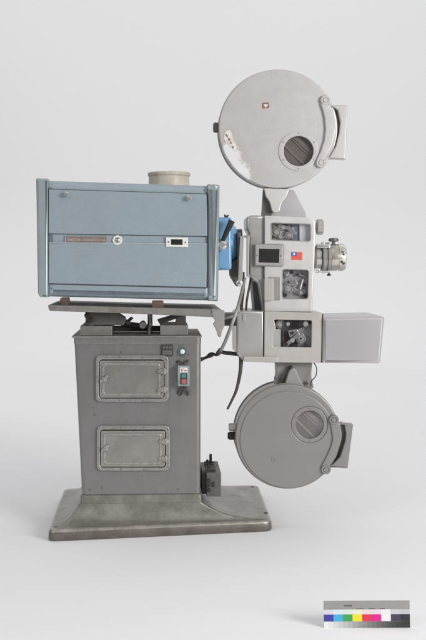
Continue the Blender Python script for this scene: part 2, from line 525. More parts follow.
ztop = L(140, 343.2, 0).z
zlip = L(140, 336, 0).z
pedestal = loft_box([(PB_L.x, PB_R.x, 0, PD, FOOT + 0.0), (PT_L.x, PT_R.x, 0, PD, ztop)], M['pedestal'], 'pedestal', proj, 0.022)
loft_box([(PT_L.x - 0.001, PT_R.x + 0.001, -0.004, PD + 0.004, ztop - 0.002), (PT_L.x - 0.003, PT_R.x + 0.001, -0.005, PD + 0.005, zlip - 0.006)], M['pedestal'], 'top_band', pedestal, 0.02)
tp = loft_box([(PT_L.x - 0.008, PT_R.x + 0.003, -0.010, PD + 0.008, zlip - 0.006), (PT_L.x - 0.010, PT_R.x + 0.004, -0.012, PD + 0.01, zlip - 0.003), (PT_L.x - 0.009, PT_R.x + 0.003, -0.011, PD + 0.009, zlip)], M['tray'], 'top_plate', pedestal, 0.008)
zb1 = L(140, 494.5, -0.01).z
loft_box([(PB_L.x - 0.008, PB_R.x + 0.004, -0.010, PD + 0.01, FOOT - 0.004), (PB_L.x - 0.006, PB_R.x + 0.003, -0.008, PD + 0.008, zb1 - 0.003), (PB_L.x - 0.002, PB_R.x + 0.001, -0.003, PD + 0.003, zb1)], M['base'], 'foot_trim', pedestal, 0.012)
mb = MB()
screws(mb, [(90, 489.5), (102, 488), (178, 489), (95, 414.5), (121, 352), (177.8, 339), (179.5, 346), (110, 339)], -0.0003, 0.004, 0.003)
mb.each('rivet', M['dark_grey'], pedestal)

def pedestal_door(o, x0, y0, x1, y1, hy):
    """frame x0..x1, y0..y1; hy = the two hinge heights"""
    dr = plate('pedestal_door', rect(x0 + 4, y0 + 5.2, x1 - 5, y1 - 4.2, 2.5), -0.010, 0.0115, M['door'], proj, 0.002)
    plate('door_frame', [rect(x0, y0, x1, y1, 6), rect(x0 + 3.2, y0 + 4.2, x1 - 4.2, y1 - 3.4, 4)], -0.014, 0.016, M['door'], dr, 0.004)
    plate('panel_rim', [rect(x0 + 6.4, y0 + 7.8, x1 - 8.2, y1 - 6.4, 3.5), rect(x0 + 8.6, y0 + 10, x1 - 10.4, y1 - 8.6, 2.2)], -0.0135, 0.005, M['door'], dr, 0.0024)
    for y in hy:
        h = MB()
        h.plate(round_poly([(x1 - 11, y - 1.2), (x1 - 6, y - 2.4), (x1 - 1.0, y - 1.8), (x1 - 1.0, y + 1.8), (x1 - 6, y + 2.4), (x1 - 11, y + 1.6)], 1), -0.022, 0.012, 0.003)
        h.cyl(L(x1 - 4.2, y - 3.2, -0.020), L(x1 - 4.2, y + 3.2, -0.020), 0.006, 14, 0.0015)
        h.build('hinge', M['door'], dr)
    lt = MB()
    lx, ly = x0 + 8.5, (y0 + y1) / 2 + 0.8
    lt.lathe(L(lx, ly, -0.012), -Y, [(0.011, 0), (0.011, 0.004), (0.006, 0.008), (0.007, 0.016), (0.004, 0.019), (0, 0.019)], 18)
    lt.plate(round_poly([(lx - 4.8, ly + 1.8), (lx + 2.4, ly - 4.6), (lx + 4.2, ly - 2.8), (lx - 3.6, ly + 3.6)], 1.2), -0.026, 0.008, 0.002)
    lt.build('latch', M['door'], dr)
    mb = MB()
    screws(mb, [(x0 + 24, y0 + 2), (x0 + 47, y0 + 2), (x0 + 24, y1 - 1.6), (x0 + 47, y1 - 1.6), (x0 + 1.6, y0 + 22), (x1 - 2, y0 + 4), (x1 - 2, y1 - 4)], -0.0142, 0.003, 0.002)
    mb.each('screw', M['dark_grey'], dr)
    g = plate('gap', [rect(x0 + 2.8, y0 + 3.8, x1 - 3.8, y1 - 3.0, 4), rect(x0 + 5, y0 + 6.2, x1 - 6, y1 - 5.2, 2.5)], -0.0012, 0.0012, M['seam'], dr, 0.0)
    return dr
pedestal_door(0, 95.6, 355.4, 168.6, 402, (371.4, 389.6))
pedestal_door(1, 96.8, 425.6, 170, 471, (441.6, 458.6))

# ---- controls on the pedestal
sk = plate('socket', rect(161.4, 344.8, 173, 356, 0.8), -0.009, 0.010, M['dark'], proj, 0.002)
mb = MB()
for i in range(3): mb.box(L(163 + i * 3.2, 348.4, -0.012), L(165.2 + i * 3.2, 346.2, -0.008) , 0.0)
mb.plate(rect(162.6, 350.4, 171.8, 354.8, 0.6), -0.0115, 0.004, 0.001)
mb.build('cover', M['dark_grey'], sk)
il = MB().lathe(L(182.4, 351.6, -0.0003), -Y, [(0.0205, 0), (0.020, 0.004), (0.017, 0.006), (0.013, 0.006), (0.0125, 0.002), (0, 0.002)], 36).build('indicator_lamp', M['dark_teal'], proj)
MB().lathe(L(182.5, 351.6, -0.003), -Y, [(0.0105, 0), (0.0095, 0.003), (0.006, 0.005), (0, 0.006)], 28).build('lamp_glass', M['milk'], il)
screws(MB(), [(183, 344.8), (177.2, 354.6), (188.6, 354.6)], -0.0003, 0.0028, 0.002).each('screw', M['dark_grey'], il)
sw = plate('switch_box', rect(177.6, 365.6, 189.6, 386.4, 1.3), -0.040, 0.042, M['teal'], proj, 0.004)
plate('label_plate', rect(179.8, 367.6, 187.4, 372.2, 0.4), -0.0412, 0.0015, M['white'], sw, 0.0004)
mb = MB()
for a in ((181, 369, 182.6, 371.4), (183.8, 370, 186.6, 371.2), (183.2, 368.4, 184.4, 369)):
    mb.plate(rect(*a), -0.0418, 0.0008, 0.0)
mb.build('lettering', M['red'], sw)
plate('button_well', rect(180.6, 373.4, 187, 384.4, 0.8), -0.0414, 0.002, M['black'], sw, 0.0004)
plate('start_button', rect(181.4, 374, 186.2, 378.4, 0.5), -0.047, 0.006, M['green'], sw, 0.0015)
plate('stop_button', rect(181.4, 379, 186.4, 383.8, 0.5), -0.050, 0.009, M['red'], sw, 0.0015)
mb = MB()
mb.tube([L(176.8, 362.4, -0.002), L(178.6, 361.0, -0.012), L(180.6, 363.4, -0.02), L(181.2, 366.2, -0.02)], 0.004, 8)
mb.tube([L(187.8, 360.6, -0.002), L(186.4, 361.6, -0.012), L(184.2, 363.4, -0.02), L(183.4, 366.2, -0.02)], 0.0045, 8)
mb.each('switch_wire', M['rubber'], sw)
mb = MB()
mb.tube([L(181.6, 386, -0.02), L(180.8, 389.4, -0.018), L(178.4, 391.6, -0.008), L(177.6, 393.6, -0.001)], 0.0035, 8)
mb.tube([L(185, 386, -0.02), L(186.2, 389.6, -0.018), L(187.8, 392.8, -0.010), L(187.6, 394.8, -0.001)], 0.005, 8)
mb.tube([L(183.4, 386, -0.02), L(183.2, 390.6, -0.014), L(181, 394.6, -0.006), L(178.8, 395.2, -0.001)], 0.003, 8)
mb.each('switch_wire', M['rubber'], sw)

# ---- junction box beside the foot of the pedestal
jx = plate('junction_box', rect(206.6, 473, 221.2, 496.6, 0.6), 0.03, 0.27, M['dark_grey'], proj, 0.003)
mb = MB()
mb.box(L(201.6, 494, 0.06), L(207, 462, 0.25), 0.002)
mb.build('mounting_bracket', M['dark'], jx)
mb = MB()
p = L(213.8, 473, 0.03)
for k in range(4):
    q = Vector((p.x - 0.012 + 0.002 * (k % 2), 0.075 + 0.05 * k, p.z))
    mb.box(q + Vector((-0.022, -0.012, -0.002)), q + Vector((0.022, 0.012, 0.012)), 0.003)
    mb.lathe(q + Vector((-0.008, 0, 0.012)), Z, [(0.006, 0), (0.006, 0.006), (0.003, 0.009), (0, 0.009)], 12)
mb.cyl(Vector((p.x - 0.005, 0.2, p.z)), Vector((p.x - 0.005, 0.2, p.z + 0.05)), 0.006, 12, 0.002)
mb.each('terminal', M['dark'], jx)
mb = MB()
for px, py in ((206.4, 480), (206.4, 490)):
    mb.lathe(L(px + 2.4, py, 0.03), -Y, [(0.008, 0), (0.008, 0.006), (0.005, 0.01), (0, 0.01)], 14)
mb.plate(round_poly([(208, 481.6), (210, 483.6), (212.4, 483.6), (214.4, 481.2), (214.4, 487.6), (212.4, 485.6), (210, 485.6), (208, 488)], 0.5), 0.022, 0.010, 0.002)
mb.each('wing_nut', M['dark'], jx)

# ---- tray under the lamphouse
tray = plate('lamphouse_tray', round_poly([(47.6, 305), (140, 307.6), (221.6, 309.4), (221.6, 317.6), (140, 314), (49, 311)], [1.2, 0, 1, 1, 0, 1.5]), -0.055, 0.53, M['tray'], proj, 0.005)
def slab(pxa, pya, pxb, pyb, d0, d1, bev=0.003):
    a, b = L(pxa, pyb, d0), L(pxb, pya, d0)
    return (Vector((a.x, d0, a.z)), Vector((b.x, d1, b.z)), bev)
for a in ((152, 301.2, 163.4, 308.6), (60, 298, 68, 305.8)):
    lo, hi, bv = slab(*a, -0.032, 0.06)
    MB().box(lo, hi, bv).build('foot_block', M['brown'], tray)
mb = MB()
mb.plate(round_poly([(211.6, 308.6), (224.6, 310.4), (224.6, 326), (222, 331), (221, 337), (218.4, 337.2), (216.6, 331), (213, 324), (215.4, 321), (212.4, 316.6)], 1.2), -0.06, 0.02, 0.003)
mb.build('end_bracket', M['mid_grey'], tray)
# hinge and jack between tray and pedestal
tm = MB()
tm.plate(round_poly([(85, 311.4), (118, 312.8), (126, 318), (124, 325.4), (94, 325), (92, 327.6), (84.6, 327.4), (85.4, 321)], 1.5), 0.05, 0.06, 0.004)
tilt = tm.build('tilt_hinge', M['dark_grey'], proj)
mb = MB()
for px, py, r in ((87, 315.4, 0.012), (91, 320, 0.010), (86.6, 323.4, 0.009)):
    mb.lathe(L(px, py, 0.05), -Y, [(r, 0), (r, 0.014), (r * 0.5, 0.018), (0, 0.018)], 6)
mb.each('bolt', M['dark'], tilt)
mb = MB()
lo, hi, bv = slab(80, 326, 112, 329.6, 0.04, 0.30)
mb.box(Vector((lo.x, lo.y, zlip)), hi, bv)
mb.build('hinge_foot', M['tray'], tilt)
tj = MB()
tj.plate(round_poly([(157, 319.6), (181.6, 312.2), (183.4, 316), (160, 324.6)], 1), 0.05, 0.03, 0.003)
jack = tj.build('tilt_jack', M['dark'], proj)
tj = MB()
tj.plate(round_poly([(120, 314.4), (131, 323.4), (127.6, 325.6), (117.4, 316.4)], 1), 0.06, 0.03, 0.003)
tj.plate(round_poly([(120.6, 325.8), (131, 316.6), (133.4, 318.4), (124, 327.4)], 1), 0.09, 0.03, 0.003)
tj.each('scissor_link', M['dark'], jack)
MB().cyl(L(92, 328.4, 0.26), L(166, 328.4, 0.26), 0.012, 18, 0.002).build('pivot_shaft', M['mid_grey'], jack)
MB().plate(round_poly([(104, 318.6), (126, 321.4), (150, 325), (149, 328.6), (124, 326), (104, 323)], 1), 0.20, 0.03, 0.004).build('link_arm', M['mid_grey'], jack)
mb = MB()
lo, hi, bv = slab(160, 325, 188, 330, 0.05, 0.3)
mb.box(Vector((lo.x, lo.y, zlip)), hi, bv)
lo, hi, bv = slab(176, 312.4, 186, 331, 0.09, 0.22)
mb.box(Vector((lo.x, lo.y, zlip)), hi, bv)
mb.build('jack_housing', M['mid_grey'], jack)
MB().cyl(L(150, 334, 0.14) * 1.0, L(150, 311, 0.14), 0.011, 16, 0.001).build('jack_screw', M['steel'], jack)
mb = MB()
mb.lathe(L(142.6, 325.4, 0.0), Y, [(0, 0), (0.012, 0.0), (0.016, 0.01), (0.016, 0.05), (0.01, 0.06), (0.01, 0.2), (0, 0.2)], 20)
mb.build('jack_nut', M['dark_grey'], jack)

# ---- lamphouse
lh = plate('lamphouse', round_poly([(45, 180.2), (212, 185.6), (211.6, 300.8), (46, 296.6)], 3), -0.036, 0.46, M['blue_grey'], proj, 0.030, 6)
plate('end_cap', round_poly([(35.8, 178), (47.6, 178.4), (48, 297.4), (39.6, 297.2), (37.6, 294)], [1.5, 0.4, 0.4, 1, 2]), -0.050, 0.49, M['blue_cap'], lh, 0.010, 4)
plate('end_cap', round_poly([(207.8, 183.6), (220, 184.6), (218.4, 301.6), (208.2, 301)], [0.4, 1.5, 1.5, 0.4]), -0.050, 0.49, M['blue_cap'], lh, 0.0238, 8)
plate('side_panel', round_poly([(48.6, 189.4), (207.2, 194.2), (207.2, 236.2), (48.6, 233.4)], 0.3), -0.0415, 0.012, M['blue_grey'], lh, 0.0018)
plate('side_panel', round_poly([(48.6, 243.4), (207.2, 244.2), (206.4, 287.6), (48.6, 283.4)], 0.3), -0.0415, 0.012, M['blue_grey'], lh, 0.0030)
mb = MB()
mb.plate([(48.6, 233.2), (207.2, 236.0), (207.2, 236.9), (48.6, 234.1)], -0.0372, 0.002, 0.0)
mb.plate([(48.4, 283.3), (206.4, 287.5), (206.4, 288.5), (48.4, 284.3)], -0.0372, 0.002, 0.0)
mb.plate([(207.1, 194), (207.9, 194), (207.7, 288), (206.3, 288)], -0.0374, 0.002, 0.0)
mb.plate([(47.6, 190), (48.6, 190), (48.6, 284), (47.9, 284)], -0.0374, 0.002, 0.0)
mb.plate([(48.4, 188.9), (207.4, 193.7), (207.4, 194.2), (48.4, 189.4)], -0.0376, 0.002, 0.0)
mb.each('panel_gap', M['seam'], lh)
plate('edge_highlight', [(48.6, 242.2), (207.2, 243.4), (207.2, 244.6), (48.6, 243.4)], -0.0432, 0.004, M['highlight'], lh, 0.0012)  # painted highlight: a pale strip along the lower panel's top edge
npl = plate('name_plate', rect(64.6, 236.2, 106.6, 243.2, 0.4, 0.012), -0.0395, 0.004, M['brown_plate'], lh, 0.0006)
plate('plate_border', [rect(64.2, 235.8, 107, 243.6, 0.4, 0.012), rect(65.6, 236.8, 105.6, 242.4, 0.3, 0.012)], -0.0402, 0.002, M['steel'], lh, 0.0004)
mb = MB(); x = 67.5
while x < 104:
    w = random.uniform(0.7, 1.3)
    y0, y1 = 238.6 + (x - 64) * 0.012, 240.7 + (x - 64) * 0.012
    if not (80 < x < 82.5):
        k = random.randrange(4)
        if k != 3: mb.plate(rect(x, y0, x + 0.28, y1), -0.0401, 0.0008, 0.0)
        if k in (0, 2): mb.plate(rect(x + w - 0.28, y0 + (0.9 if k == 2 else 0), x + w, y1), -0.0401, 0.0008, 0.0)
        for yy in {0: (0.9,), 1: (0, 1.8), 2: (0, 0.9), 3: (0, 0.9, 1.8)}[k]:
            mb.plate(rect(x + (0.28 if k != 3 else 0), y0 + yy, x + w - (0.28 if k in (0, 2) else 0), y0 + yy + 0.3), -0.0401, 0.0008, 0.0)
    x += w + 0.45
mb.build('lettering', M['lettering'], lh)
lk = MB()
lk.lathe(L(117.4, 240.2, -0.036), -Y, [(0.022, 0), (0.022, 0.004), (0.019, 0.008), (0.013, 0.008), (0.012, 0.003), (0, 0.003)], 8)
lk.build('lock', M['white'], lh)
MB().lathe(L(117.4, 240.2, -0.038), -Y, [(0.0115, 0), (0.0115, 0.004), (0.006, 0.007), (0, 0.007)], 24).plate(rect(116.9, 237.6, 117.9, 242.6), -0.047, 0.004, 0.0005).build('lock_barrel', M['rim'], lh)
mt = plate('meter', rect(166, 237.2, 188, 246.8, 0.4, 0.015), -0.0480, 0.012, M['white'], lh, 0.0012)
plate('meter_window', rect(171, 239.2, 182.6, 244.8, 0.3, 0.015), -0.0486, 0.002, M['black'], lh, 0.0003)
screws(MB(), [(168.4, 242), (185.4, 242.4)], -0.048, 0.0035, 0.002).each('meter_screw', M['dark_grey'], lh)
for px, py in ((66.6, 194.6), (189, 198.4)):
    MB().lathe(L(px, py, -0.0415), -Y, [(0.006, 0), (0.006, 0.008), (0.010, 0.010), (0.011, 0.02), (0.008, 0.025), (0, 0.026)], 24).build('knob', M['steel'], lh)
screws(MB(), [(203.4, 292.4), (51.4, 288.4), (204, 190.6), (178.6, 285.2)], -0.034, 0.003, 0.003).each('screw', M['dark_grey'], lh)
pc = L(169, 183, 0.20)
uu = U(0.2)
MB().lathe(Vector((pc.x, 0.20, pc.z - 0.02)), Z, [(20.6 * uu, 0), (20.6 * uu, 0.012), (20.2 * uu, 0.014), (20.2 * uu, 0.048), (21 * uu, 0.050), (21.3 * uu, 0.053), (21.3 * uu, 0.062), (20.4 * uu, 0.065), (19.4 * uu, 0.065), (19.0 * uu, 0.055), (18.6 * uu, 0.0)], 64).build('chimney', M['chimney'], lh)

# ---- blue light cone between lamphouse and head
AX = 0.16
pc = L(219, 243.6, AX); uu = U(AX)
lc = plate('light_cone', round_poly([(217, 217), (231.6, 217.4), (232, 270), (217, 270.4)], [1, 2, 3, 1]), 0.06, 0.20, M['blue'], proj, 0.012, 4)
pq = L(231, 244.4, AX)
MB().lathe(Vector((pq.x, AX, pq.z)), X, [(0, -0.01), (0.092, -0.01), (0.088, 0.006), (0.078, 0.018), (0.062, 0.026), (0, 0.026)], 48).build('cone_ring', M['blue'], lc)
MB().lathe(Vector((pq.x, AX, pq.z)), X, [(0.066, 0.02), (0.068, 0.046), (0.05, 0.046), (0, 0.046)], 40).build('bellows', M['black'], lc)
lv = MB()
lv.tube([L(222.4, 241.4, 0.02), L(226.6, 232, 0.012), L(232, 220.6, 0.008)], lambda t: 0.008 + 0.006 * t, 14)
lv.build('lever', M['black'], lc)
MB().lathe(L(222.4, 245, 0.06), -Y, [(0.030, 0), (0.027, 0.02), (0.019, 0.035), (0.017, 0.048), (0.008, 0.056), (0, 0.056)], 28).build('lever_hub', M['chrome'], lc)
MB().plate(round_poly([(224.2, 214), (226.2, 215.4), (229, 214.4), (228, 217.6), (224.6, 217.6)], 0.4), 0.12, 0.02, 0.002).build('clip', M['dark'], lc)

# ---- linkage rods and shutter casting beside the head
lkg = MB()
lkg.plate(round_poly([(230.4, 262), (239, 258), (240.4, 284), (237.6, 287.4), (230.6, 276)], 2), 0.09, 0.10, 0.006)
lkg.plate(round_poly([(237.6, 232.6), (241, 232), (241, 276), (237.6, 276)], 0.8), 0.06, 0.10, 0.003)
linkage = lkg.build('shutter_casting', M['dark_grey'], proj)
mb = MB()
mb.plate(round_poly([(240.2, 236.4), (244.2, 236), (242.4, 282), (238, 282)], 0.8), 0.035, 0.012, 0.002)
mb.build('linkage_rod', M['silver_side'], linkage)
mb = MB()
mb.plate(round_poly([(246.8, 236.6), (249.6, 236.4), (249, 277), (246.6, 277)], 0.8), 0.04, 0.012, 0.002)
mb.build('linkage_rod', M['silver_side'], linkage)
MB().lathe(L(239.4, 283, 0.045), -Y, [(0.014, 0), (0.014, 0.010), (0.011, 0.012), (0.006, 0.013), (0.006, 0.02), (0, 0.021)], 24).build('linkage_roller', M['steel'], linkage)
mb = MB()
mb.plate(round_poly([(243.8, 235.4), (250, 235.2), (250, 237.2), (243.8, 237.6)], 0.5), 0.05, 0.05, 0.002)
mb.build('linkage_pivot', M['mid_grey'], linkage)

# ---- projector head
HF = 0.075
head = MB()
head.plate(round_poly([(246.4, 215), (266, 215.6), (266, 311.4), (262.6, 311.4), (257.6, 283), (253.4, 281), (249.2, 275), (249.2, 233), (246.6, 229)], [7, 0, 0, 1, 2, 2, 5, 2, 2]), HF + 0.004, 0.16, 0.012)
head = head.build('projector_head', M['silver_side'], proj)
mb = MB()
mb.plate(round_poly([(252, 278), (268, 278), (268, 313), (255, 313)], 1), HF + 0.06, 0.14, 0.004)
mb.build('drive_housing', M['dark_grey'], head)
# door with its two windows
win_u = round_poly([(271.4, 223.2), (310.6, 224.6), (310.4, 239.6), (308.6, 241), (271.6, 239.4)], [2.5, 2.5, 1, 1, 2.5])
win_l = round_poly([(283, 269.6), (308.6, 270.4), (307.8, 298.6), (282.6, 298.2)], 2.6)
sq = [(264.6, 215.6), (309.4, 217.2), (315.6, 222), (315.4, 240), (312.4, 312), (264.4, 311.4)]
outer = round_poly(sq, [1.5, 3, 5, 0, 1.2, 1.2])
plate('head_door', [outer, win_u, win_l], HF - 0.012, 0.014, M['silver_head'], head, 0.005)
mb = MB()
mb.plate([outer, win_u, win_l], HF + 0.003, 0.045, 0.001)
mb.build('door_frame', M['silver_side'], head)
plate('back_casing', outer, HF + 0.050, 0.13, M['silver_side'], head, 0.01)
mb = MB()
mb.plate([round_poly([(270.6, 222.4), (311.4, 223.8), (311.2, 240.4), (309.2, 241.8), (270.8, 240.2)], [2.6] * 5), win_u], HF - 0.0135, 0.003, 0.001)
mb.plate([round_poly([(282.2, 268.8), (309.4, 269.6), (308.6, 299.4), (281.8, 299)], 3), win_l], HF - 0.0135, 0.003, 0.001)
mb.each('window_trim', M['rim'], head)
for w in (win_u, win_l):
    plate('window', w, HF - 0.006, 0.002, M['glass'], head, 0.0)
# mechanism seen through the windows
mb = MB()
mb.plate(rect(268, 220, 313, 244), HF + 0.032, 0.006, 0.0, 0)
mb.plate(rect(280, 267, 312, 302), HF + 0.032, 0.006, 0.0, 0)
mb.plate(rect(291.5, 222, 299.6, 242), HF + 0.026, 0.005, 0.001, 2)
mb.plate(rect(299.6, 222, 312, 242), HF + 0.016, 0.010, 0.001, 1)
mb.each('mechanism_plate', [M['interior'], M['interior_lt'], M['interior_bl']], head)
mb = MB()
mb.plate(gear(276.4, 232, 5.4, 0, 0, 16), HF + 0.012, 0.02, 0.001)
mb.plate(gear(289, 235.4, 4.4, 0, 0, 14), HF + 0.010, 0.02, 0.001)
mb.plate(round_poly([(279, 224), (291, 227), (297, 233), (294.6, 235), (288.6, 230), (278, 227)], 1), HF + 0.008, 0.01, 0.002)
mb.plate(round_poly([(273, 237), (283, 233.4), (290, 240.6), (272, 240.6)], 1), HF + 0.02, 0.012, 0.002)
mb.each('sprocket', M['chrome'], head)
mb = MB()
for cx, cy, r in ((276.4, 232, 2.6), (289, 235.4, 2.0), (283, 227.6, 2.2), (280.4, 237.2, 2.0), (293, 228.6, 1.6)):
    mb.cyl(L(cx, cy, HF + 0.02), L(cx, cy, HF + 0.002), r * U(), 20, 0.002)
mb.each('roller', M['silver_head'], head)
mb = MB()
mb.plate(gear(287.8, 288.8, 5.6, 0, 0, 18), HF + 0.010, 0.022, 0.001)
mb.plate(round_poly([(289, 280.6), (294.4, 279), (298.6, 283.6), (295.8, 287.6), (291, 284.4)], 1.2), HF + 0.006, 0.014, 0.002)
mb.plate(round_poly([(292.4, 286), (299.6, 290.4), (305.4, 289), (306.4, 293.4), (300, 296), (291.6, 291)], 1.5), HF + 0.018, 0.014, 0.003)
mb.plate(round_poly([(284, 272), (289, 271.4), (289.6, 276.4), (285.4, 279)], 1.2), HF + 0.02, 0.01, 0.002)
mb.each('sprocket', M['chrome'], head)
mb = MB()
for cx, cy, r in ((287.8, 288.8, 3.2), (287.8, 288.8, 1.5), (296.4, 281.4, 1.4), (301, 292.8, 1.8), (286.6, 275, 1.5)):
    mb.cyl(L(cx, cy, HF + 0.02), L(cx, cy, HF + (0.003 if r > 2 else -0.001)), r * U(), 20, 0.002)
mb.each('roller', M['silver_head'], head)
mb = MB()
for a, b, d in (((273, 225.6), (279.4, 229.6), 0.012), ((281, 239.4), (293, 231.8), 0.008), ((284.4, 281), (288, 284.6), 0.012), ((296, 273.6), (306, 276.6), 0.02), ((303.6, 279), (300.4, 290), 0.01)):
    mb.cyl(L(*a, HF + d), L(*b, HF + d), 0.0045, 10, 0.001)
mb.each('tie_rod', M['steel'], head)
mb = MB()
for px, py in ((273.6, 236.6), (286.4, 225.6), (290.6, 239), (304.6, 285), (285.4, 295.4), (297.6, 274.6), (305.4, 296.4), (292, 272.4)):
    mb.cyl(L(px, py, HF + 0.034), L(px, py, HF + 0.014), 0.0065, 12, 0.001)
mb.each('roller', M['dark'], head)
# viewing port
vp = round_poly([(255.6, 244.4), (283.4, 245.2), (282.6, 265.8), (255.4, 265)], 1.2)
plate('viewing_port', [vp, round_poly([(258.8, 248.6), (279.4, 249.2), (278.8, 263), (258.4, 262.4)], 0.4)], HF - 0.024, 0.014, M['silver_side'], head, 0.002)
plate('port_rim', [round_poly([(254.8, 243.6), (284.2, 244.4), (283.4, 266.6), (254.6, 265.8)], 1.5), vp], HF - 0.020, 0.012, M['rim'], head, 0.001)
plate('port_glass', round_poly([(258, 248), (280, 248.6), (279.4, 263.4), (257.8, 262.8)], 0.4), HF - 0.018, 0.008, M['black'], head, 0.0)
screws(MB(), [(257.2, 255.4), (281, 256)], HF - 0.024, 0.003, 0.002).each('screw', M['dark_grey'], head)
# national flag
plate('flag_decal', rect(291.4, 252, 302.2, 259.8, 0, 0.01), HF - 0.0132, 0.0012, M['flag_red'], head, 0.0)
plate('flag_canton', rect(291.4, 252, 296.8, 255.9, 0, 0.01), HF - 0.0138, 0.0008, M['flag_blue'], head, 0.0)
sun = []
for i in range(24):
    a = 2 * math.pi * i / 24; r = 1.6 if i % 2 == 0 else 0.8
    sun.append((294.1 + r * math.cos(a), 253.95 + r * math.sin(a)))
plate('flag_sun', sun, HF - 0.0143, 0.0006, M['white'], head, 0.0)
# door handle in its recess
plate('handle_recess', rect(268, 277, 280, 300.4, 0.6), HF - 0.0128, 0.002, M['mid_grey'], head, 0.0)
plate('handle', rect(264.4, 278.4, 273.6, 300.6, 1.0), HF - 0.040, 0.03, M['tan_silver'], head, 0.003)
mb = MB()
for (x0, x1) in ((264.2, 264.9),):
    mb.plate([(x0, 218), (x1, 218), (x1, 243.6), (x0, 243.6)], HF - 0.008, 0.004, 0.0)
    mb.plate([(x0 - 0.4, 266.6), (x1 - 0.4, 266.6), (x1 - 0.4, 310), (x0 - 0.4, 310)], HF - 0.008, 0.004, 0.0)
mb.each('door_gap', M['seam'], head)
# fluted adjusting knob on the right
pk = L(316, 227, 0.13)
prof_n = 12
mb = MB()
mb.cyl(pk + X * -0.015, pk + X * 0.006, 0.012, 16)
k0 = len(mb.bm.verts)
for (xx, rr) in ((0.003, 0.026), (0.006, 0.031), (0.026, 0.031), (0.030, 0.026)): pass
rings_ = []
for (xx, rr) in ((0.002, 0.0), (0.002, 0.028), (0.006, 0.033), (0.026, 0.033), (0.031, 0.027), (0.031, 0.0)):
    if rr == 0: rings_.append([mb.bm.verts.new(pk + X * xx)]); continue
    rings_.append([mb.bm.verts.new(pk + X * xx + Vector((0, math.cos(a), math.sin(a))) * rr * (1 + 0.07 * math.cos(10 * a))) for a in [2 * math.pi * i / 80 for i in range(80)]])
for A, B in zip(rings_, rings_[1:]):
    for i in range(80):
        j = (i + 1) % 80
        if len(A) == 1: mb.bm.faces.new((A[0], B[j], B[i]))
        elif len(B) == 1: mb.bm.faces.new((A[i], A[j], B[0]))
        else: mb.bm.faces.new((A[i], A[j], B[j], B[i]))
mb.build('knob', M['silver_side'], head)

# ---- projection lens
LA = 0.14
def lx(px): return L(px, 257, LA).x
lz = L(330, 257.6, LA).z
un = U(LA)
lens = MB().lathe(Vector((0, LA, lz)), X, [(0, lx(313)), (9.4 * un, lx(313)), (12 * un, lx(315.4)), (12 * un, lx(320.4)), (9 * un, lx(321.6)), (9 * un, lx(331)), (0, lx(331))], 56).build('projection_lens', M['steel'], proj)
MB().lathe(Vector((0, LA, lz)), X, [(9 * un, lx(320.8)), (14.8 * un, lx(321.2)), (15.6 * un, lx(322)), (15.6 * un, lx(325)), (13.8 * un, lx(325.4)), (13.8 * un, lx(326.2)), (15.4 * un, lx(326.6)), (15.4 * un, lx(328.8)), (14 * un, lx(329.6)), (9 * un, lx(329.8))], 64).build('clamp_ring', M['rim'], lens)
MB().lathe(Vector((0, LA, lz + 0.001)), X, [(9 * un, lx(329)), (12.8 * un, lx(329.4)), (13.8 * un, lx(331)), (13.8 * un, lx(336)), (12.8 * un, lx(336.6)), (12.8 * un, lx(337.4)), (13.8 * un, lx(338)), (13.8 * un, lx(342)), (12.4 * un, lx(344.8)), (8.6 * un, lx(345.4)), (7.6 * un, lx(344)), (7 * un, lx(340)), (0, lx(339))], 64).build('lens_barrel', M['brass'], lens)
mb = MB()
a, b = L(333.6, 246.6, LA), L(333.6, 240.6, LA)
mb.cyl(a, b, 0.007, 14)
mb.lathe(L(333.6, 241.4, LA), Z, [(0.008, -0.002), (0.021, 0), (0.022, 0.004), (0.021, 0.012), (0.012, 0.015), (0, 0.015)], 24)
mb.build('thumb_screw', M['dark_grey'], lens)
mb = MB()
a = L(329, 270.4, LA)
mb.cyl(a, L(329, 273, LA), 0.005, 12)
mb.lathe(L(329, 275.8, LA), Z, [(0, -0.001), (0.009, 0), (0.009, 0.004), (0.005, 0.009), (0, 0.013)], 20)
mb.build('thumb_screw', M['black'], lens)
mb = MB()
mb.box(Vector((lx(315), LA - 0.06, lz + 9.4 * un)), Vector((lx(328), LA - 0.03, lz + 13.6 * un)), 0.003)
mb.box(Vector((lx(320.6), LA - 0.058, lz + 10 * un)), Vector((lx(322.6), LA - 0.028, lz + 15 * un)), 0.002)
mb.cyl(Vector((lx(314), LA - 0.03, lz - 13.8 * un)), Vector((lx(329), LA - 0.03, lz - 13.8 * un)), 0.0055, 14, 0.001)
mb.each('clamp_bracket', M['chrome'], lens)
mb = MB()
for px, py in ((340.4, 252.4), (341.4, 254.6), (339.6, 261.4), (341.6, 263)):
    dz = (257.4 - py) * un
    yy = LA - math.sqrt(max(0, (13.7 * un) ** 2 - dz * dz))
    mb.lathe(Vector((lx(px), yy + 0.002, lz + dz)), -Y, [(0.007, 0), (0.006, 0.003), (0, 0.004)], 12)
mb.each('lens_screw', M['dark'], lens)
mb = MB().torus(L(317.2, 270.4, 0.06), Y, 0.0098, 0.0022, 28, 8)
mb.build('split_ring', M['steel'], lens)

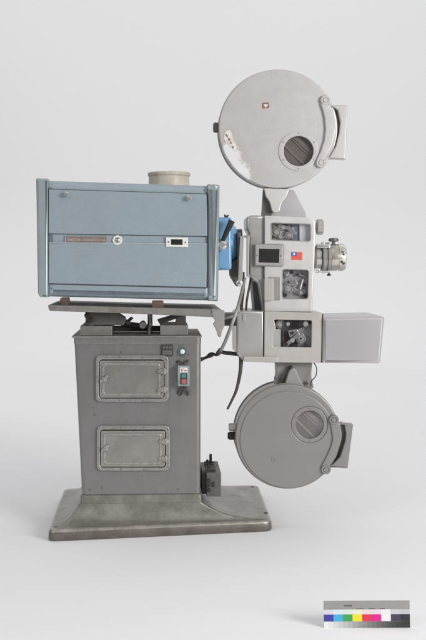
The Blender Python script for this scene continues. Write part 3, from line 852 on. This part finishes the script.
# ---- sound head
SF = 0.035
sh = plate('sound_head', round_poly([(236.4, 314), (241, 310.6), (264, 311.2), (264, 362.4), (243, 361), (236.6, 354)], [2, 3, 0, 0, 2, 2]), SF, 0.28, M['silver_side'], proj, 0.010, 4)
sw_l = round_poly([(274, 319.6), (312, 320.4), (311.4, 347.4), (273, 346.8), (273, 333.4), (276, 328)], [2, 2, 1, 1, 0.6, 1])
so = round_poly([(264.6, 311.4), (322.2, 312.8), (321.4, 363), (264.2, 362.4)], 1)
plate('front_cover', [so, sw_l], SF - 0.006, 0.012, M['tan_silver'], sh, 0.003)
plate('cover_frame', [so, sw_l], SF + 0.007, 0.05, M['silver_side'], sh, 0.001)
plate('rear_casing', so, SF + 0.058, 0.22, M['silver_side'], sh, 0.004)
plate('window', sw_l, SF + 0.0, 0.002, M['glass'], sh, 0.0)
mb = MB()
mb.plate(rect(270, 316, 316, 351), SF + 0.050, 0.006, 0.0, 0)
mb.plate(rect(272, 329, 281, 348), SF + 0.020, 0.01, 0.001, 1)
mb.plate(round_poly([(296, 330), (314, 322), (314, 349), (298, 349)], 1), SF + 0.040, 0.008, 0.001, 2)
mb.each('mechanism_plate', [M['dark_grey'], M['white'], M['interior']], sh)
mb = MB()
mb.plate(gear(280, 324.4, 4.4, 0, 0, 14), SF + 0.012, 0.02, 0.001)
mb.plate(gear(301, 338.6, 5.2, 0, 0, 16), SF + 0.016, 0.02, 0.001)
mb.plate(round_poly([(283, 345.4), (298.6, 332.4), (300.6, 334.6), (287, 346.8)], 0.8), SF + 0.008, 0.012, 0.002)
mb.plate(round_poly([(288, 330.6), (297.6, 329), (299, 332), (290, 338)], 1.0), SF + 0.016, 0.012, 0.003)
mb.each('sprocket', M['chrome'], sh)
mb = MB()
for cx, cy, r in ((280, 324.4, 2.4), (301, 338.6, 2.6), (292.4, 340.4, 2.4), (288, 324, 2.0), (305.6, 324, 2.8)):
    mb.cyl(L(cx, cy, SF + 0.03), L(cx, cy, SF + 0.005), r * U(), 20, 0.002)
mb.each('roller', M['silver_head'], sh)
mb = MB()
for cx, cy, r in ((301, 338.6, 1.2), (286.4, 344.4, 1.6), (300.4, 324, 3.0), (306, 345.4, 1.8), (292.4, 333, 1.4), (296, 344.6, 1.2)):
    mb.cyl(L(cx, cy, SF + 0.03), L(cx, cy, SF + 0.002), r * U(), 18, 0.002)
mb.each('guide_pin', M['dark'], sh)
mb = MB()
mb.tube([L(283.6, 318.6, SF + 0.008), L(283.2, 330, SF + 0.008), L(284, 346, SF + 0.008)], 0.0022, 8)
mb.build('film_strip', M['brown'], sh)
plate('bottom_rail', round_poly([(243.4, 356.6), (278.6, 357), (278.4, 362.6), (243.6, 361.6)], 1.5), SF - 0.022, 0.03, M['tan_silver'], sh, 0.005)
mb = MB()
mb.plate([(263.4, 312), (264.6, 312), (264.2, 361.6), (262.8, 361.6)], SF - 0.0005, 0.004, 0.0)
mb.plate([(321.4, 314), (323.4, 314), (322.4, 362.6), (320.8, 362.6)], SF + 0.002, 0.004, 0.0)
mb.each('cover_gap', M['seam'], sh)
mb = MB()
mb.box(L(322.4, 330, SF - 0.002), L(323.4, 327, SF + 0.004), 0.0)
mb.plate(rect(242.6, 313.6, 245.6, 321, 0.6), SF - 0.004, 0.006, 0.002)
mb.each('catch', M['silver_side'], sh)
mb = MB()
lo, hi, bv = slab(221, 313.6, 240, 326, 0.12, 0.26, 0.006)
mb.box(lo, hi, bv)
mb.build('support_arm', M['dark_grey'], sh)

# ---- motor housing on the right of the sound head
mh = plate('motor_housing', round_poly([(323.4, 317.6), (384.8, 316.2), (380.6, 363.6), (322.6, 363)], [0.5, 3, 2.5, 0.5]), 0.015, 0.36, M['silver_box'], proj, 0.012, 5)

# ---- film magazines
def magazine(film, cx, cy, r, wcx, wcy, wr, d0, depth, lidmat, rimmat, blockpts, strapL, groove, p1, p2, rr):
    c = L(cx, cy, d0); rad = r * U(d0)
    mg = plate('film_magazine', [circ(cx, cy, r, 128), circ(wcx, wcy, wr + 0.8, 64)], d0, 0.022, lidmat, proj, 0.006, 4)
    dr = MB()
    dr.lathe(Vector((c.x, d0, c.z)), Y, [(rad * 0.985, 0.022), (rad * 1.0, 0.024), (rad * 1.012, 0.026), (rad * 1.012, 0.042), (rad * 0.99, 0.045), (rad * 0.99, depth - 0.012), (rad * 1.006, depth - 0.009), (rad * 1.006, depth), (0, depth)], 128)
    dr.build('drum', rimmat, mg)
    plate('window_ring', [circ(wcx, wcy, wr + rr, 64), circ(wcx, wcy, wr, 64)], d0 - 0.004, 0.008, lidmat, mg, 0.002)
    screws(MB(), [(wcx + (wr + rr * 0.55) * math.cos(R(a)), wcy + (wr + rr * 0.55) * math.sin(R(a))) for a in (30, 90, 150, 210, 270, 330)], d0 - 0.004, 0.003, 0.002).each('screw', rimmat, mg)
    plate('window', circ(wcx, wcy, wr + 0.4, 64), d0 + 0.004, 0.002, M['smoke'], mg, 0.0)
    # reel and wound film behind the window
    rl = MB()
    rl.plate(circ(wcx, wcy, wr + 3, 48), d0 + 0.030, 0.004, 0.0, 1)
    ang = math.atan2(wcy - cy, wcx - cx)
    for k, (off, w) in enumerate(((-7, 2.2), (3.4, 1.4), (5.6, 5))):
        nx, ny = math.cos(R(48)), math.sin(R(48)); tx, ty = -ny, nx
        nx, ny, tx, ty = math.sin(R(44)), -math.cos(R(44)), math.cos(R(44)), math.sin(R(44))
        q = []
        for s_, u_ in ((-18, 0), (18, 0), (18, w), (-18, w)):
            q.append((wcx + tx * s_ + nx * (off + u_), wcy + ty * s_ + ny * (off + u_)))
        rl.plate(q, d0 + 0.025, 0.004, 0.001, 0)
    rl.build('film_reel', [M['reel'], film], mg)
    # latch: strap that follows the lid edge plus the block outside it
    plate('latch_strap', round_poly(strapL + list(reversed(groove)), 0.8), d0 - 0.014, 0.03, lidmat, mg, 0.004)
    lb = plate('latch_back', round_poly(blockpts, 1.2), d0 + 0.034, 0.035, lidmat, mg, 0.003)
    inner = [(x + 4.0, y + (2.6 if k == 0 else (-2.6 if k == len(groove) - 1 else 0))) for k, (x, y) in enumerate(groove)]
    hp = [blockpts[0], blockpts[1], blockpts[2], blockpts[3]] + list(reversed(inner))
    plate('latch_handle', round_poly(hp, 0.9), d0 - 0.010, 0.044, lidmat, mg, 0.005)
    for px, py in (p1, p2):
        MB().lathe(L(px, py, d0), -Y, [(0.0215, -0.003), (0.0215, 0.012), (0.019, 0.017), (0.013, 0.017), (0.012, 0.014), (0.009, 0.014), (0.009, 0.019), (0, 0.019)], 28).build('latch_pivot', lidmat, mg)
    return mg

pa, pb = L(227.5, 147, 0.06), L(245.5, 176, 0.06)
M['silver_lid'] = paint('silver lid paint', (0.575, 0.552, 0.545), 0.36, 0.38, 0.015, hammer=0.10, hscale=300, scratch=0.12, patch=((pa.x, pa.z), (pb.x, pb.z), 0.030, (0.88, 0.87, 0.87), 0.016))
upper = magazine(M['reel_dark'], 278.4, 128.6, 59.4, 298.6, 151, 15, 0.060, 0.125, M['silver_lid'], M['rim'],
    [(329, 104.6), (347.8, 105.2), (345.8, 159.6), (322, 158.2), (327, 146), (330, 132), (330, 118)],
    [(320.6, 103), (323, 110), (325, 118), (325.8, 129), (324.6, 140), (320.6, 152), (316.4, 160)],
    [(330, 104.6), (334, 110), (336.6, 122), (335.4, 133), (332, 146), (326.6, 155.6), (323, 161)],
    (325, 100.6), (320.6, 163), 5)
upper['label'] = 'pale silver film magazine with torn white patch'
plate('emblem', round_poly([(262.2, 102.8), (269, 102.6), (269.2, 108), (262.4, 108.6)], 0.8), 0.0585, 0.003, M['emblem_red'], upper, 0.001)
plate('emblem_mark', [(263.6, 104), (265.2, 104.6), (266, 103.6), (266.6, 104.6), (268.2, 104), (267.4, 106), (266.6, 106.4), (266.4, 107.6), (265.2, 107.6), (265, 106.4), (264.2, 106)], 0.0577, 0.001, M['white'], upper, 0.0)
plate('torn_paper', round_poly([(225.6, 131), (229.6, 129.6), (232, 133), (232.8, 139), (235.6, 143), (236.6, 147.6), (234, 149.8), (229.6, 146), (226, 143), (223.6, 138)], 1.2), 0.0586, 0.002, M['torn'], upper, 0.0004)
mb = MB()
for q in ([(226.4, 133.6), (228, 136), (227.4, 138), (225.4, 135)], [(228, 137.4), (230.4, 139), (230, 141), (228, 140)], [(230, 141.6), (231.6, 142), (231.8, 144), (230.2, 143.6)], [(232, 146), (234, 146.4), (233.4, 148.6), (231.6, 147.4)]):
    mb.plate(round_poly(q, 0.4), 0.0581, 0.001, 0.0)
mb.each('paper_print', M['brown_plate'], upper)
mb = MB()
mb.lathe(L(221, 127.6, 0.115), -X, [(0, 0), (0.014, 0), (0.014, 0.012), (0.022, 0.014), (0.023, 0.026), (0.018, 0.034), (0, 0.034)], 8)
mb.build('knob', M['dark_grey'], upper)

lower = magazine(M['reel_deep'], 288, 436.6, 52.4, 309.6, 424.6, 14, 0.020, 0.16, M['warm_grey'], M['warm_grey_rim'],
    [(335, 422.6), (353.4, 424.4), (347.8, 468.6), (327, 466.6), (333, 456), (337, 442), (337.4, 432)],
    [(329.6, 421), (331.6, 428), (333, 439), (331, 447), (327.4, 455.6), (321.6, 466)],
    [(336, 422), (340.4, 424), (342.2, 434), (341.4, 441), (336.4, 456.8), (329, 467)],
    (333.4, 419.4), (325.6, 468.8), 4)
plate('lid_dome', [circ(288.2, 439.6, 48.2, 128), circ(309.6, 424.6, 18.4, 64)], 0.0155, 0.006, M['warm_grey'], lower, 0.0035, 4)
lower['label'] = 'warm grey film magazine hanging under the sound head'
plate('emblem', [round_poly([(271.6, 457.2), (276, 457), (276.4, 461.4), (272, 461.8)], 0.8), round_poly([(272.8, 458.4), (275, 458.2), (275.2, 460.4), (273, 460.6)], 0.3)], 0.0130, 0.004, M['warm_grey'], lower, 0.001)
mb = MB()
mb.lathe(L(235, 427, 0.08), -X, [(0, -0.01), (0.017, -0.01), (0.017, 0.022), (0.013, 0.027), (0, 0.027)], 20)
mb.build('knob_bracket', M['tan_silver'], lower)
mb = MB()
mb.lathe(L(234.4, 435.6, 0.075), -X, [(0, -0.008), (0.015, -0.008), (0.018, 0.004), (0.018, 0.02), (0.012, 0.029), (0, 0.029)], 9)
mb.build('knob', M['black'], lower)

# ---- brackets that carry the magazines
mbk = plate('magazine_bracket', round_poly([(263.4, 189), (294, 190), (306.4, 213.6), (305.6, 219), (261.6, 217)], [0, 1, 2, 0, 0]), 0.125, 0.03, M['plate_grey'], proj, 0.002)
plate('front_bracket', round_poly([(264.6, 188), (289.4, 189), (286.6, 197), (281.4, 203), (279.8, 211.6), (276, 213), (272.2, 211.4), (270, 202), (265.8, 196)], [0, 0, 3, 3, 2.5, 2, 2.5, 3, 2]), 0.072, 0.03, M['silver_head'], mbk, 0.004)
plate('bracket_web', round_poly([(263.2, 190), (272, 190), (271.6, 217), (261.4, 216.4)], 0.6), 0.105, 0.015, M['dark_grey'], mbk, 0.002)
mbl = plate('magazine_bracket', round_poly([(275.8, 361), (312.6, 361), (311.4, 376), (314, 388), (274, 388), (276.6, 374)], [0, 0, 2, 1, 1, 2]), 0.10, 0.06, M['bracket_lower'], proj, 0.003)
plate('front_bracket', round_poly([(284, 388), (287, 378), (289.4, 370.6), (293, 367.4), (296.4, 370), (300, 379), (305.6, 388)], [0, 2, 2, 2, 2, 2, 0]), 0.045, 0.055, M['bracket_lower'], mbl, 0.005)
plate('bracket_web', round_poly([(282.4, 384), (290, 366), (293, 366), (285.4, 386)], 0.8), 0.075, 0.02, M['dark'], mbl, 0.002)
mb = MB()
mb.lathe(L(275.6, 377.6, 0.09), -Y, [(0.007, 0), (0.007, 0.008), (0, 0.01)], 12)
mb.lathe(L(307, 383, 0.09), -Y, [(0.007, 0), (0.007, 0.008), (0, 0.01)], 12)
mb.each('bolt', M['dark_grey'], mbl)

# ---- cables
def cable(name, pts, r, mat, label=None):
    o = MB().tube([L(*p) for p in pts], r, 12).build(name, mat, proj, 60, False)
    return o
cable('cable', [(240.8, 352, 0.06), (241, 364, 0.055), (239.6, 376, 0.05), (236.4, 390, 0.05), (232, 400, 0.055), (227.4, 409.2, 0.06)], lambda t: 0.0095 - 0.005 * t, M['rubber'])
cable('cable', [(245, 278, 0.10), (241.4, 294, 0.06), (237.6, 308, 0.0), (231.6, 325, -0.02), (225, 342, 0.0), (220.6, 350.6, 0.04)], 0.0072, M['conduit'])
cable('cable', [(220.8, 350.2, 0.04), (216.6, 354.6, 0.06), (212, 354.4, 0.08), (206.4, 357.4, 0.1), (199, 360, 0.12)], lambda t: 0.0085 + 0.0025 * math.sin(t * 14), M['rubber'])
cable('cable', [(218.6, 349.6, 0.12), (224, 352.6, 0.11), (232, 353.4, 0.10), (239, 354.6, 0.10)], 0.0085, M['dark'])
cable('cable', [(243, 272, 0.12), (243.2, 290, 0.11), (241.6, 304, 0.11), (242, 314, 0.12)], 0.007, M['rubber'])
cable('cable', [(251, 278, 0.12), (248.8, 290, 0.09), (246.8, 301, 0.09), (246, 312, 0.12)], 0.005, M['rubber'])
cable('cable', [(225, 318, 0.05), (232, 316.4, 0.04), (239, 313.6, 0.05)], 0.007, M['conduit'])
cable('cable', [(313.4, 362, 0.06), (316.6, 368, 0.055), (315.8, 376, 0.055), (311.4, 381.4, 0.06), (311, 386, 0.08)], 0.0022, M['dark'])

# ------------------------------------------------------------------ colour card standing in front
card = bpy.data.objects.new('colour_card', None)
C.objects.link(card)
tcard = CH * F / (628.0 - HY)
k = tcard / F
cxw = (367.2 - HX) * k
card.location = (cxw, -CD + tcard, 0)
card.rotation_euler = (R(-6), R(-0.4), 0)
card['label'] = 'slim colour calibration card with bright patches and grey steps standing on the floor'
card['category'] = 'colour card'
W2, HT = 43.2 * k, 26.6 * k / math.cos(R(6))
def flat(name, rgb, rough=0.5):
    m, nt, b, out = nodes(name)
    tc = nt.nodes.new('ShaderNodeTexCoord')
    n = noise(nt, tc.outputs['Object'], 90, 3)
    nt.links.new(mixc(nt, n, tuple(c * 0.82 for c in rgb), tuple(c * 0.90 for c in rgb)), b.inputs['Base Color'])
    b.inputs['Roughness'].default_value = rough
    return m
mb = MB(); mb.box(Vector((-W2, 0, 0)), Vector((W2, 0.003, HT)), 0.0006)
mb.build('card_board', flat('card white', (0.78, 0.78, 0.79)), card)
def strip(name, z0, z1, mats, n, x0=-W2, x1=W2, y=-0.0006):
    mb = MB()
    for i in range(n):
        a, b = x0 + (x1 - x0) * i / n, x0 + (x1 - x0) * (i + 1) / n
        v = [mb.bm.verts.new(p) for p in ((a, y, z0), (b, y, z0), (b, y, z1), (a, y, z1))]
        f = mb.bm.faces.new(v); f.material_index = i
        if i not in (0, n - 1) and n == 18: continue
        e = [mb.bm.verts.new((p.co.x, 0.0, p.co.z)) for p in v]
        for q in range(4):
            f2 = mb.bm.faces.new((v[q], v[(q + 1) % 4], e[(q + 1) % 4], e[q])); f2.material_index = i
    o = mb.build(name, mats, card, 30, False)
    for p in o.data.polygons: p.use_smooth = False
    return o
ins = W2 - 0.0004
strip('grey_strip', HT * 0.68, HT - 0.0004, [flat('card grey', (0.32, 0.32, 0.31))], 1, -ins, ins)
tint = [(0.72, 0.70, 0.80), (0.70, 0.80, 0.84), (0.70, 0.80, 0.72), (0.82, 0.82, 0.66), (0.84, 0.70, 0.68), (0.84, 0.68, 0.76), (0.84, 0.84, 0.84), (0.62, 0.61, 0.65), (0.55, 0.55, 0.56)]
strip('tint_row', HT * 0.50, HT * 0.675, [flat('tint %d' % i, c) for i, c in enumerate(tint)], 9, -ins, ins)
cols = [(0.055, 0.045, 0.36), (0.055, 0.44, 0.74), (0.045, 0.37, 0.09), (0.90, 0.78, 0.02), (0.74, 0.035, 0.09), (0.78, 0.01, 0.28), (0.86, 0.86, 0.86), (0.065, 0.05, 0.09), (0.025, 0.025, 0.03)]
strip('colour_row', HT * 0.245, HT * 0.495, [flat('patch %d' % i, c) for i, c in enumerate(cols)], 9, -ins, ins)
gs = []
for i in range(18):
    v = 0.82 * (1 - i / 17) ** 1.9 + 0.03
    gs.append(flat('step %d' % i, (v, v, v)))
strip('grey_scale', 0.0004, HT * 0.24, gs, 18, -ins, ins)
mb = MB(); x = -W2 + 0.064
for w in (0.004, 0.003, 0.005, 0.003, 0.004):
    mb.box(Vector((x, -0.0012, HT * 0.795)), Vector((x + w, -0.0004, HT * 0.835)), 0); x += w + 0.0012
for x0_, x1_ in ((0.10, 0.125), (0.14, 0.16), (0.175, 0.19)):
    mb.box(Vector((-W2 + x0_, -0.0011, HT * 0.70)), Vector((-W2 + x1_, -0.0004, HT * 0.712)), 0)
mb.build('lettering', flat('card ink', (0.04, 0.04, 0.04)), card)
mb = MB()
b3 = Matrix.Rotation(R(24), 4, 'X')
mb.box(Vector((-0.02, 0.004, 0.0)), Vector((0.02, 0.0055, HT * 0.92)), 0, 0, Matrix.Translation((0, 0.0, 0)) )
ob = mb.build('easel_strut', flat('card strut', (0.6, 0.6, 0.6)), card)
me = ob.data
for v in me.vertices:
    if v.co.z < HT * 0.4: v.co.y += 0.045; v.co.z += 0.0045

# ------------------------------------------------------------------ studio sweep
mb = MB()
prof = [(-3.4, 0.0), (6.0, 0.0)]
for i in range(1, 13):
    a = math.pi / 2 * i / 12
    prof.append((6.0 + 2.0 * math.sin(a), 2.0 - 2.0 * math.cos(a)))
prof.append((8.0, 6.4))
prev = None
for y, z in prof:
    cur = [mb.bm.verts.new((x, y, z)) for x in (-6, -2, 0, 2, 6)]
    if prev:
        for i in range(4): mb.bm.faces.new((prev[i], prev[i + 1], cur[i + 1], cur[i]))
    prev = cur
m, nt, b, out = nodes('white paper sweep')
tc = nt.nodes.new('ShaderNodeTexCoord')
nz = noise(nt, tc.outputs['Object'], 0.6, 2)
SW = 0.86
nt.links.new(mixc(nt, nz, (SW * 0.995, SW * 0.995, SW), (SW, SW, SW * 1.005)), b.inputs['Base Color'])
b.inputs['Roughness'].default_value = 0.9
b.inputs['Specular IOR Level'].default_value = 0.1
bd = mb.build('backdrop', m, None, 60, False)
bd['kind'] = 'structure'

# ------------------------------------------------------------------ light
w = bpy.data.worlds.new('World')
S.world = w
w.use_nodes = True
bg = w.node_tree.nodes['Background']
wt = w.node_tree
wc = wt.nodes.new('ShaderNodeTexCoord')
sx = wt.nodes.new('ShaderNodeSeparateXYZ')
wt.links.new(wc.outputs['Generated'], sx.inputs[0])
up = ramp(wt, sx.outputs['Z'], -0.05, 0.75, 0.0, 1.0)
wt.links.new(mixc(wt, up, (0.06, 0.06, 0.062), (0.83, 0.83, 0.84)), bg.inputs[0])
bg.inputs[1].default_value = 0.80

def area(name, loc, target, sx, sy, power, col=(1, 1, 1)):
    l = bpy.data.lights.new(name, 'AREA')
    l.shape = 'RECTANGLE'; l.size = sx; l.size_y = sy; l.energy = power; l.color = col
    o = bpy.data.objects.new(name, l); C.objects.link(o)
    o.location = loc
    o.rotation_euler = (Vector(target) - Vector(loc)).to_track_quat('-Z', 'Y').to_euler()
    return o
area('key_softbox', (4.3, -4.4, 2.2), (0.15, 0, 1.9), 2.3, 2.0, 285, (1, 0.985, 0.97))
area('added_fill_light', (-3.8, -4.4, 2.6), (-0.3, 0, 1.9), 1.6, 1.6, 48, (0.97, 0.985, 1))  # unseen lamp, added to lighten the left side
area('added_backdrop_light', (-3.2, 3.4, 6.6), (-2.2, 8.0, 2.9), 3.5, 1.2, 88)  # unseen pair of lamps, added to even out the backdrop
area('added_backdrop_light', (3.2, 3.4, 6.6), (2.2, 8.0, 2.9), 3.5, 1.2, 83)

# ------------------------------------------------------------------ camera
cam = bpy.data.cameras.new('camera')
co = bpy.data.objects.new('camera', cam)
C.objects.link(co)
co.location = (0, -CD, CH)
co.rotation_euler = (R(90), 0, 0)
cam.sensor_fit = 'VERTICAL'
cam.sensor_height = 36
cam.lens = F / 640 * 36
cam.shift_y = -(320 - HY) / 640
cam.clip_end = 200
S.camera = co
S.view_settings.view_transform = 'Standard'
S.view_settings.look = 'None'
S.view_settings.exposure = 0
S.view_settings.gamma = 1
S.render.engine = 'CYCLES'
